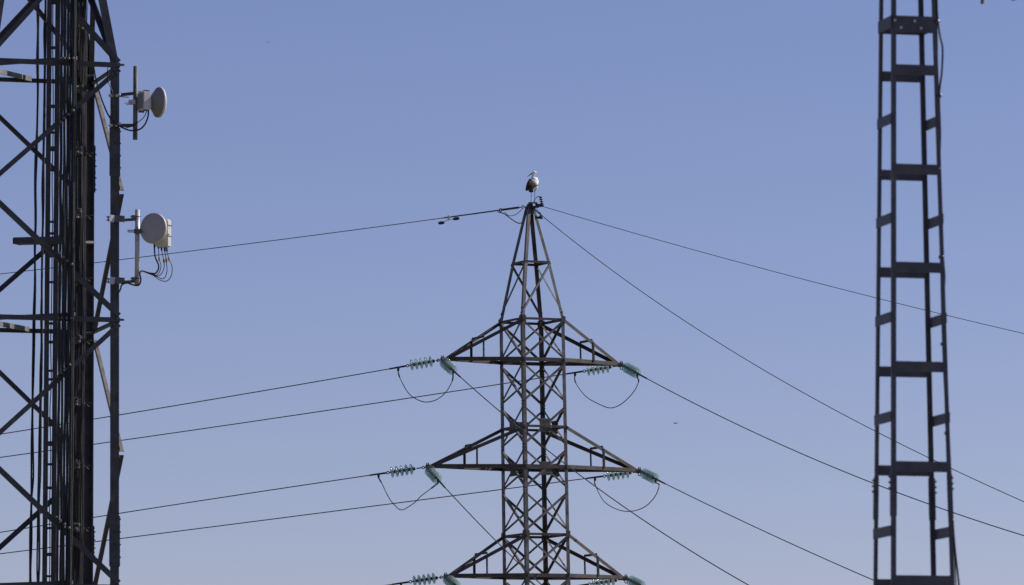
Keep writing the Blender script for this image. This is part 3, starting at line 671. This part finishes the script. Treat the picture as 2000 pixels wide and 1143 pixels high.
def dish_lower():
    Y = YT - 0.15
    base = P(267.5, 559, Y)
    t = thing('microwave_dish', base, 'lower microwave drum dish on a bright zinc pole, facing the camera, cables looping below', 'antenna')
    hgt = (151 / FP) * Y
    bm = NB(); lathe(bm, base, up, [(0.034, 0), (0.048, 0), (0.048, hgt), (0.036, hgt), (0.034, hgt - 0.05), (0.034, 0)], 18); build('mount_pole', bm, M_ZINC, t, True)
    n = V((-0.5, -0.86, 0)).normalized(); b = V((0.86, -0.5, 0)).normalized(); c = P(298, 446, Y - 0.25)
    bm = NB(); lathe(bm, c, n, [(0, 0.012), (0.2, 0.01), (0.29, 0.0), (0.302, -0.008)], 44); fc = build('radome', bm, M_DISH, t, True)
    bm = NB(); lathe(bm, c, n, [(0.300, -0.006), (0.314, -0.012), (0.316, -0.05), (0.3, -0.07), (0.22, -0.15), (0.12, -0.22), (0.09, -0.27), (0, -0.27)], 44); build('dish', bm, M_RADIO, t, True)
    bx = c - n * 0.33 - up * 0.08 + b * 0.045
    bm = NB(); box(bm, bx, n * 0.15, b * 0.30, up * 0.56); bmesh.ops.bevel(bm, geom=bm.edges[:], offset=0.02, segments=2, affect='EDGES'); ru = build('radio_unit', bm, M_RADIO, t)
    bm = NB()
    for i in range(9): box(bm, bx - n * 0.08 + b * (-0.12 + 0.03 * i), n * 0.03, b * 0.008, up * 0.48)
    build('cooling_fins', bm, M_RADIO, ru)
    bm = NB()
    for z in (0.16, -0.06): box(bm, bx + up * z + b * 0.153, b * 0.012, n * 0.17, up * 0.02)
    tube(bm, [c - n * 0.05 + b * 0.1 + up * 0.31, bx + b * 0.15 + up * 0.1], 0.008, 6); tube(bm, [c - n * 0.05 + b * 0.28 - up * 0.12, bx + b * 0.15 - up * 0.02], 0.008, 6); build('strap', bm, M_ZINCD, ru)
    bm = NB(); box(bm, P(268, 452, Y - .1), V((0.12, 0, 0)), V((0, 0.2, 0)), up * 0.08); tube(bm, [P(249, 450, Y - .1), P(264, 450, Y - .1)], 0.011, 6); tube(bm, [P(249, 453, Y - .1), P(264, 453.5, Y - .1)], 0.011, 6)
    bar(bm, P(270, 452, Y - .1), c - n * 0.25, 0.08, 0.05, up); build('pole_clamp', bm, M_ZINCD, t)
    for yy in (427, 548):
        bm = NB(); p = P(218, yy, Y - 0.02)
        box(bm, P(231, yy, Y - .16), V((0.26, -0.0, -0.02)), V((0, 0.02, 0)), up * 0.13)
        bar(bm, P(226, yy + 4, Y - .1), P(266, yy + 1.5, Y), 0.055, 0.05, up); br = build('bracket', bm, M_ZINCD, t)
        bm = NB(); box(bm, P(219, yy, Y - .21), V((0.08, 0.05, -0.012)), V((0.02, 0.01, 0.012)), V((0.02, 0.03, 0.135))); build('end_plate', bm, M_ZINC, br)
        bm = NB()
        for dy in (-3, 3): tube(bm, [P(208, yy + dy, Y - .1), P(217, yy + dy, Y - .1)], 0.012, 6)
        box(bm, P(211.5, yy, Y - .1), V((0.02, 0, 0)), V((0, 0.1, 0)), up * 0.1); tube(bm, [P(254, yy - 4, Y - .06), P(275, yy - 4, Y - .06)], 0.008, 6); build('u_bolt', bm, M_FIT, br)
        bm = NB(); box(bm, P(260, yy - 2, Y - .03), V((0.07, 0, 0)), V((0, 0.09, 0)), up * 0.09); build('saddle', bm, M_ZINCD, br)
    Yc = Y + 0.05
    CB = [([(301.5, 478), (303, 501), (310, 520), (305, 533), (294.5, 534), (277, 529)], 0.016, 0), ([(309, 480), (311, 506), (314.6, 520), (308.5, 536), (298, 536), (277, 529)], 0.009, 1),
          ([(314.6, 484), (320, 509.5), (320, 525), (312, 538), (300, 538), (279, 530)], 0.009, 1), ([(321, 486), (324.6, 508), (326, 530.5), (319, 544.5), (305, 540), (281, 530)], 0.009, 1), ([(325, 486), (330, 506), (336, 520), (334.8, 537.5), (326, 549), (312, 547), (296, 536), (281, 530)], 0.009, 1)]
    for pl, r, tg in CB:
        pts = [P(x, y, Yc + 0.02 * i) for i, (x, y) in enumerate(pl)]
        bm = NB(); tube(bm, crom(pts, 8), r, 7); cb = build('cable', bm, M_BLK if r > .01 else M_GRY, t, True)
        d = (pts[1] - pts[0]).normalized(); bm = NB(); tube(bm, [pts[0] + up * 0.05, pts[0] + d * 0.06], 0.02, 8); build('connector', bm, M_FIT, cb)
        if tg: bm = NB(); tube(bm, [pts[1] - d * 0.03, pts[1] + d * 0.04], 0.02, 8); build('tag', bm, M_ORG, cb)
    bm = NB(); tube(bm, crom([P(277, 529, Yc), P(273, 534, Y - .08), P(275, 546, Y - .08), P(272, 556, Y - .08), P(262, 557, Y - .1), P(248, 553, Y - .2), P(238, 557, Y - .22), P(235, 566, Y - .2), P(229, 575, Y - .2)], 8), 0.017, 7); build('cable', bm, M_BLK, t, True)
dish_lower()
# ================================================================== right lattice mast
YM = 60.0; SM = FP / (YM * math.cos(PITCH) + 7 * math.sin(PITCH)); PH = math.radians(32)
A0 = P(1772, 0, YM); A1 = P(1784.3, 1100, YM)
def maxis(z): return A0 + (A1 - A0) * ((A0.z - z) / (A0.z - A1.z))
def mz(y): return P(1778, y, YM).z
MD = [V((math.cos(PH), -math.sin(PH), 0)), V((-math.sin(PH), -math.cos(PH), 0)), V((-math.cos(PH), math.sin(PH), 0)), V((math.sin(PH), math.cos(PH), 0))]
def mc(k, y): return maxis(mz(y)) + MD[k % 4] * ((62.6 + 0.0231 * y) / SM)
def mfn(k): return (MD[k % 4] + MD[(k + 1) % 4]).normalized()
g0 = maxis(0.0); ms = thing('lattice_mast', g0, 'slender blue-grey mast of four angle legs joined by flat battens, near and out of focus', 'mast')
YG = 571.5 + FP * math.tan(PITCH + math.atan(1.7 / YM))
for k in range(4):
    u = (mc(k + 1, 600) - mc(k, 600)).normalized(); v = (mc(k - 1, 600) - mc(k, 600)).normalized()
    bm = NB(); angle(bm, mc(k, YG), mc(k, -420), 0.047, 0.006, u, v); lg = build('leg', bm, M_MAST, ms)
    bm = NB()
    for e, n in ((u, mfn(k)), (v, mfn(k - 1))):
        a, b = mc(k, 1012), mc(k, 930)
        prism(bm, a + n * 0.002, b + n * 0.002, [(-0.008, 0), (0.05, 0), (0.05, 0.008), (-0.008, 0.008)], e, n)
        for i in range(3): bolt(bm, mc(k, 936 + i * 11) + e * 0.025 + n * 0.01, n, 0.011, 0.022)
    build('splice_plate', bm, M_MAST, lg)
def batten(k, y, hpx, holes=False):
    y += random.uniform(-0.7, 0.7)
    n = mfn(k); a = mc(k, y) + n * 0.004; b = mc(k + 1, y) + n * 0.004; e = (b - a).normalized(); bm = NB()
    box(bm, (a + b) / 2 + n * 0.004, e * (b - a).length * 0.985, n * 0.007, up * (hpx / SM) + e * random.uniform(-.002, .002))
    o = build('batten', bm, M_MAST, ms)
    if holes:
        bm = NB()
        for f, g in ((0.945, .2), (0.5, .2), (0.81, -.22), (0.36, -.22)): bolt(bm, a.lerp(b, f) + up * g * hpx / SM + n * 0.008, n, 0.0155, 0.012)
        build('hole_discs', bm, M_RADIO, o)  # raised pale discs added to stand for bright bolt holes
LV1 = [144, 337, 528, 722, 915.5]; LV2 = [239, 432, 624.5, 818.5, 1040.5]
for y in LV1: batten(0, y, 20.5); batten(2, y, 20.5)
for y in LV2: batten(1, y, 20.5); batten(3, y, 20.5)
for k in range(4): batten(k, 50 + (5 if k in (0,) else 0), 24)
batten(0, 55, 33, True)
for i in range(8):
    y = 1150 + i * 200
    if y < YG: batten(0, y, 44 if i == 0 else 21); batten(2, y, 44 if i == 0 else 21); batten(1, y + 8 if i == 0 else y + 100, 21); batten(3, y + 8 if i == 0 else y + 100, 21)
for i in range(2):
    for k in range(4): batten(k, -140 - 190 * i + (k % 2) * 95, 20.5)
# bracket arm whose hanging ends dip into the top of the photograph
bm = NB(); za = -66; a = maxis(mz(za)) + V((0.2, -0.3, 0)); bar(bm, a + V((-0.5, 0, 0)), a + V((1.15, 0, 0)), 0.06, 0.06, up); ba = build('bracket_arm', bm, M_MAST, ms)
bm = NB(); q = P(1920.5, 7, a.y); tube(bm, [q, V((q.x, q.y, a.z))], 0.019, 10); build('hanger_rod', bm, M_PINK, ba)
bm = NB(); q = P(1917.3, 8, a.y - .01); tube(bm, [q, V((q.x, q.y, a.z))], 0.010, 8); build('hanger_rod', bm, M_FIT, ba)
bm = NB(); q = P(1979, 1.5, a.y); lathe(bm, q, up, [(0, 0), (0.03, 0.01), (0.05, 0.04), (0.02, 0.06), (0.02, a.z - q.z), (0, a.z - q.z)], 12); build('end_fitting', bm, M_FIT, ba)
# cable clipped along the right leg
def mcable(px, r, label):
    pts = [P(x, y, YM - 0.17) for x, y in px]; e = pts[-1]
    bm = NB(); tube(bm, crom(pts, 8), r, 8); t = build('mast_cable', bm, M_BLK, None, True, label, 'cable', 'cables on the mast', origin=e); return t
CL = [(1831, 42), (1835, 187), (1833.5, 331), (1839.5, 502), (1843.5, 672), (1851, 846), (1859, 1017)]
c1 = mcable([(1828, -200), (1829, -60), (1830, 10), (1832, 42), (1836, 70), (1841, 95), (1839.5, 140), (1834.5, 187), (1836.5, 260), (1835, 331), (1838, 420), (1842, 502), (1845, 545), (1841, 600), (1844.5, 672), (1851, 780), (1853, 846), (1857, 930), (1861, 1017), (1866, 1080), (1873, 1143), (1880, 1220), (1890, 1400), (1900, 1830)], 0.011, 'thicker black cable bulging between the clips on the right leg of the mast')
c2 = mcable([(1825, -200), (1826, -40), (1828, 30), (1830, 60), (1831, 120), (1833, 187), (1832.5, 260), (1834, 331), (1837, 502), (1841, 672), (1849, 846), (1858, 1017), (1864, 1080), (1867, 1143), (1872, 1220), (1884, 1400), (1894, 1830)], 0.007, 'thin cable running straight inside the bulging one on the mast')
bm = NB()
for x, y in CL:
    c = P(x, y, YM - 0.21); ring(bm, c, V((0.1, 1, 0.1)), 0.016, 0.008); box(bm, c + V((-0.012, 0.03, 0)), V((0.04, 0, 0)), V((0, 0.05, 0)), up * 0.03)
build('cable_clip', bm, M_POR, ms)
# ================================================================== far bird
def bird(px, py, Y, wpx, label):
    c = P(px, py, Y); s = wpx / FP * Y; bm = NB()
    lathe(bm, c - V((s * .35, 0, s * .1)), V((0.9, 0.2, 0.25)), [(0, 0), (s * .05, s * .08), (s * .085, s * .3), (s * .06, s * .55), (s * .045, s * .68), (0, s * .8)], 10)
    for sg in (-1, 1):
        pl = [V((0, 0, 0)), V((s * .12, sg * s * .02, s * .02)), V((s * .32 * sg, sg * s * .2, s * .16)), V((s * .6 * sg, sg * s * .3, s * .03)), V((s * .2 * sg, sg * s * .1, -s * .02))]
        a = [bm.verts.new(c + p) for p in pl]; b = [bm.verts.new(c + p + V((0, 0, s * .03))) for p in pl]
        bm.faces.new(a); bm.faces.new(b[::-1])
        for j in range(5): bm.faces.new((a[j], a[(j + 1) % 5], b[(j + 1) % 5], b[j]))
    build('distant_bird', bm, M_GFE, None, False, label, 'bird', 'specks of birds in the sky', origin=c)
bird(1320, 827, 420, 9, 'tiny dark bird flying far off to the right of the middle cross arm')
bird(524, 83, 700, 4.5, 'faint speck of a bird high in the sky right of the upper dish')
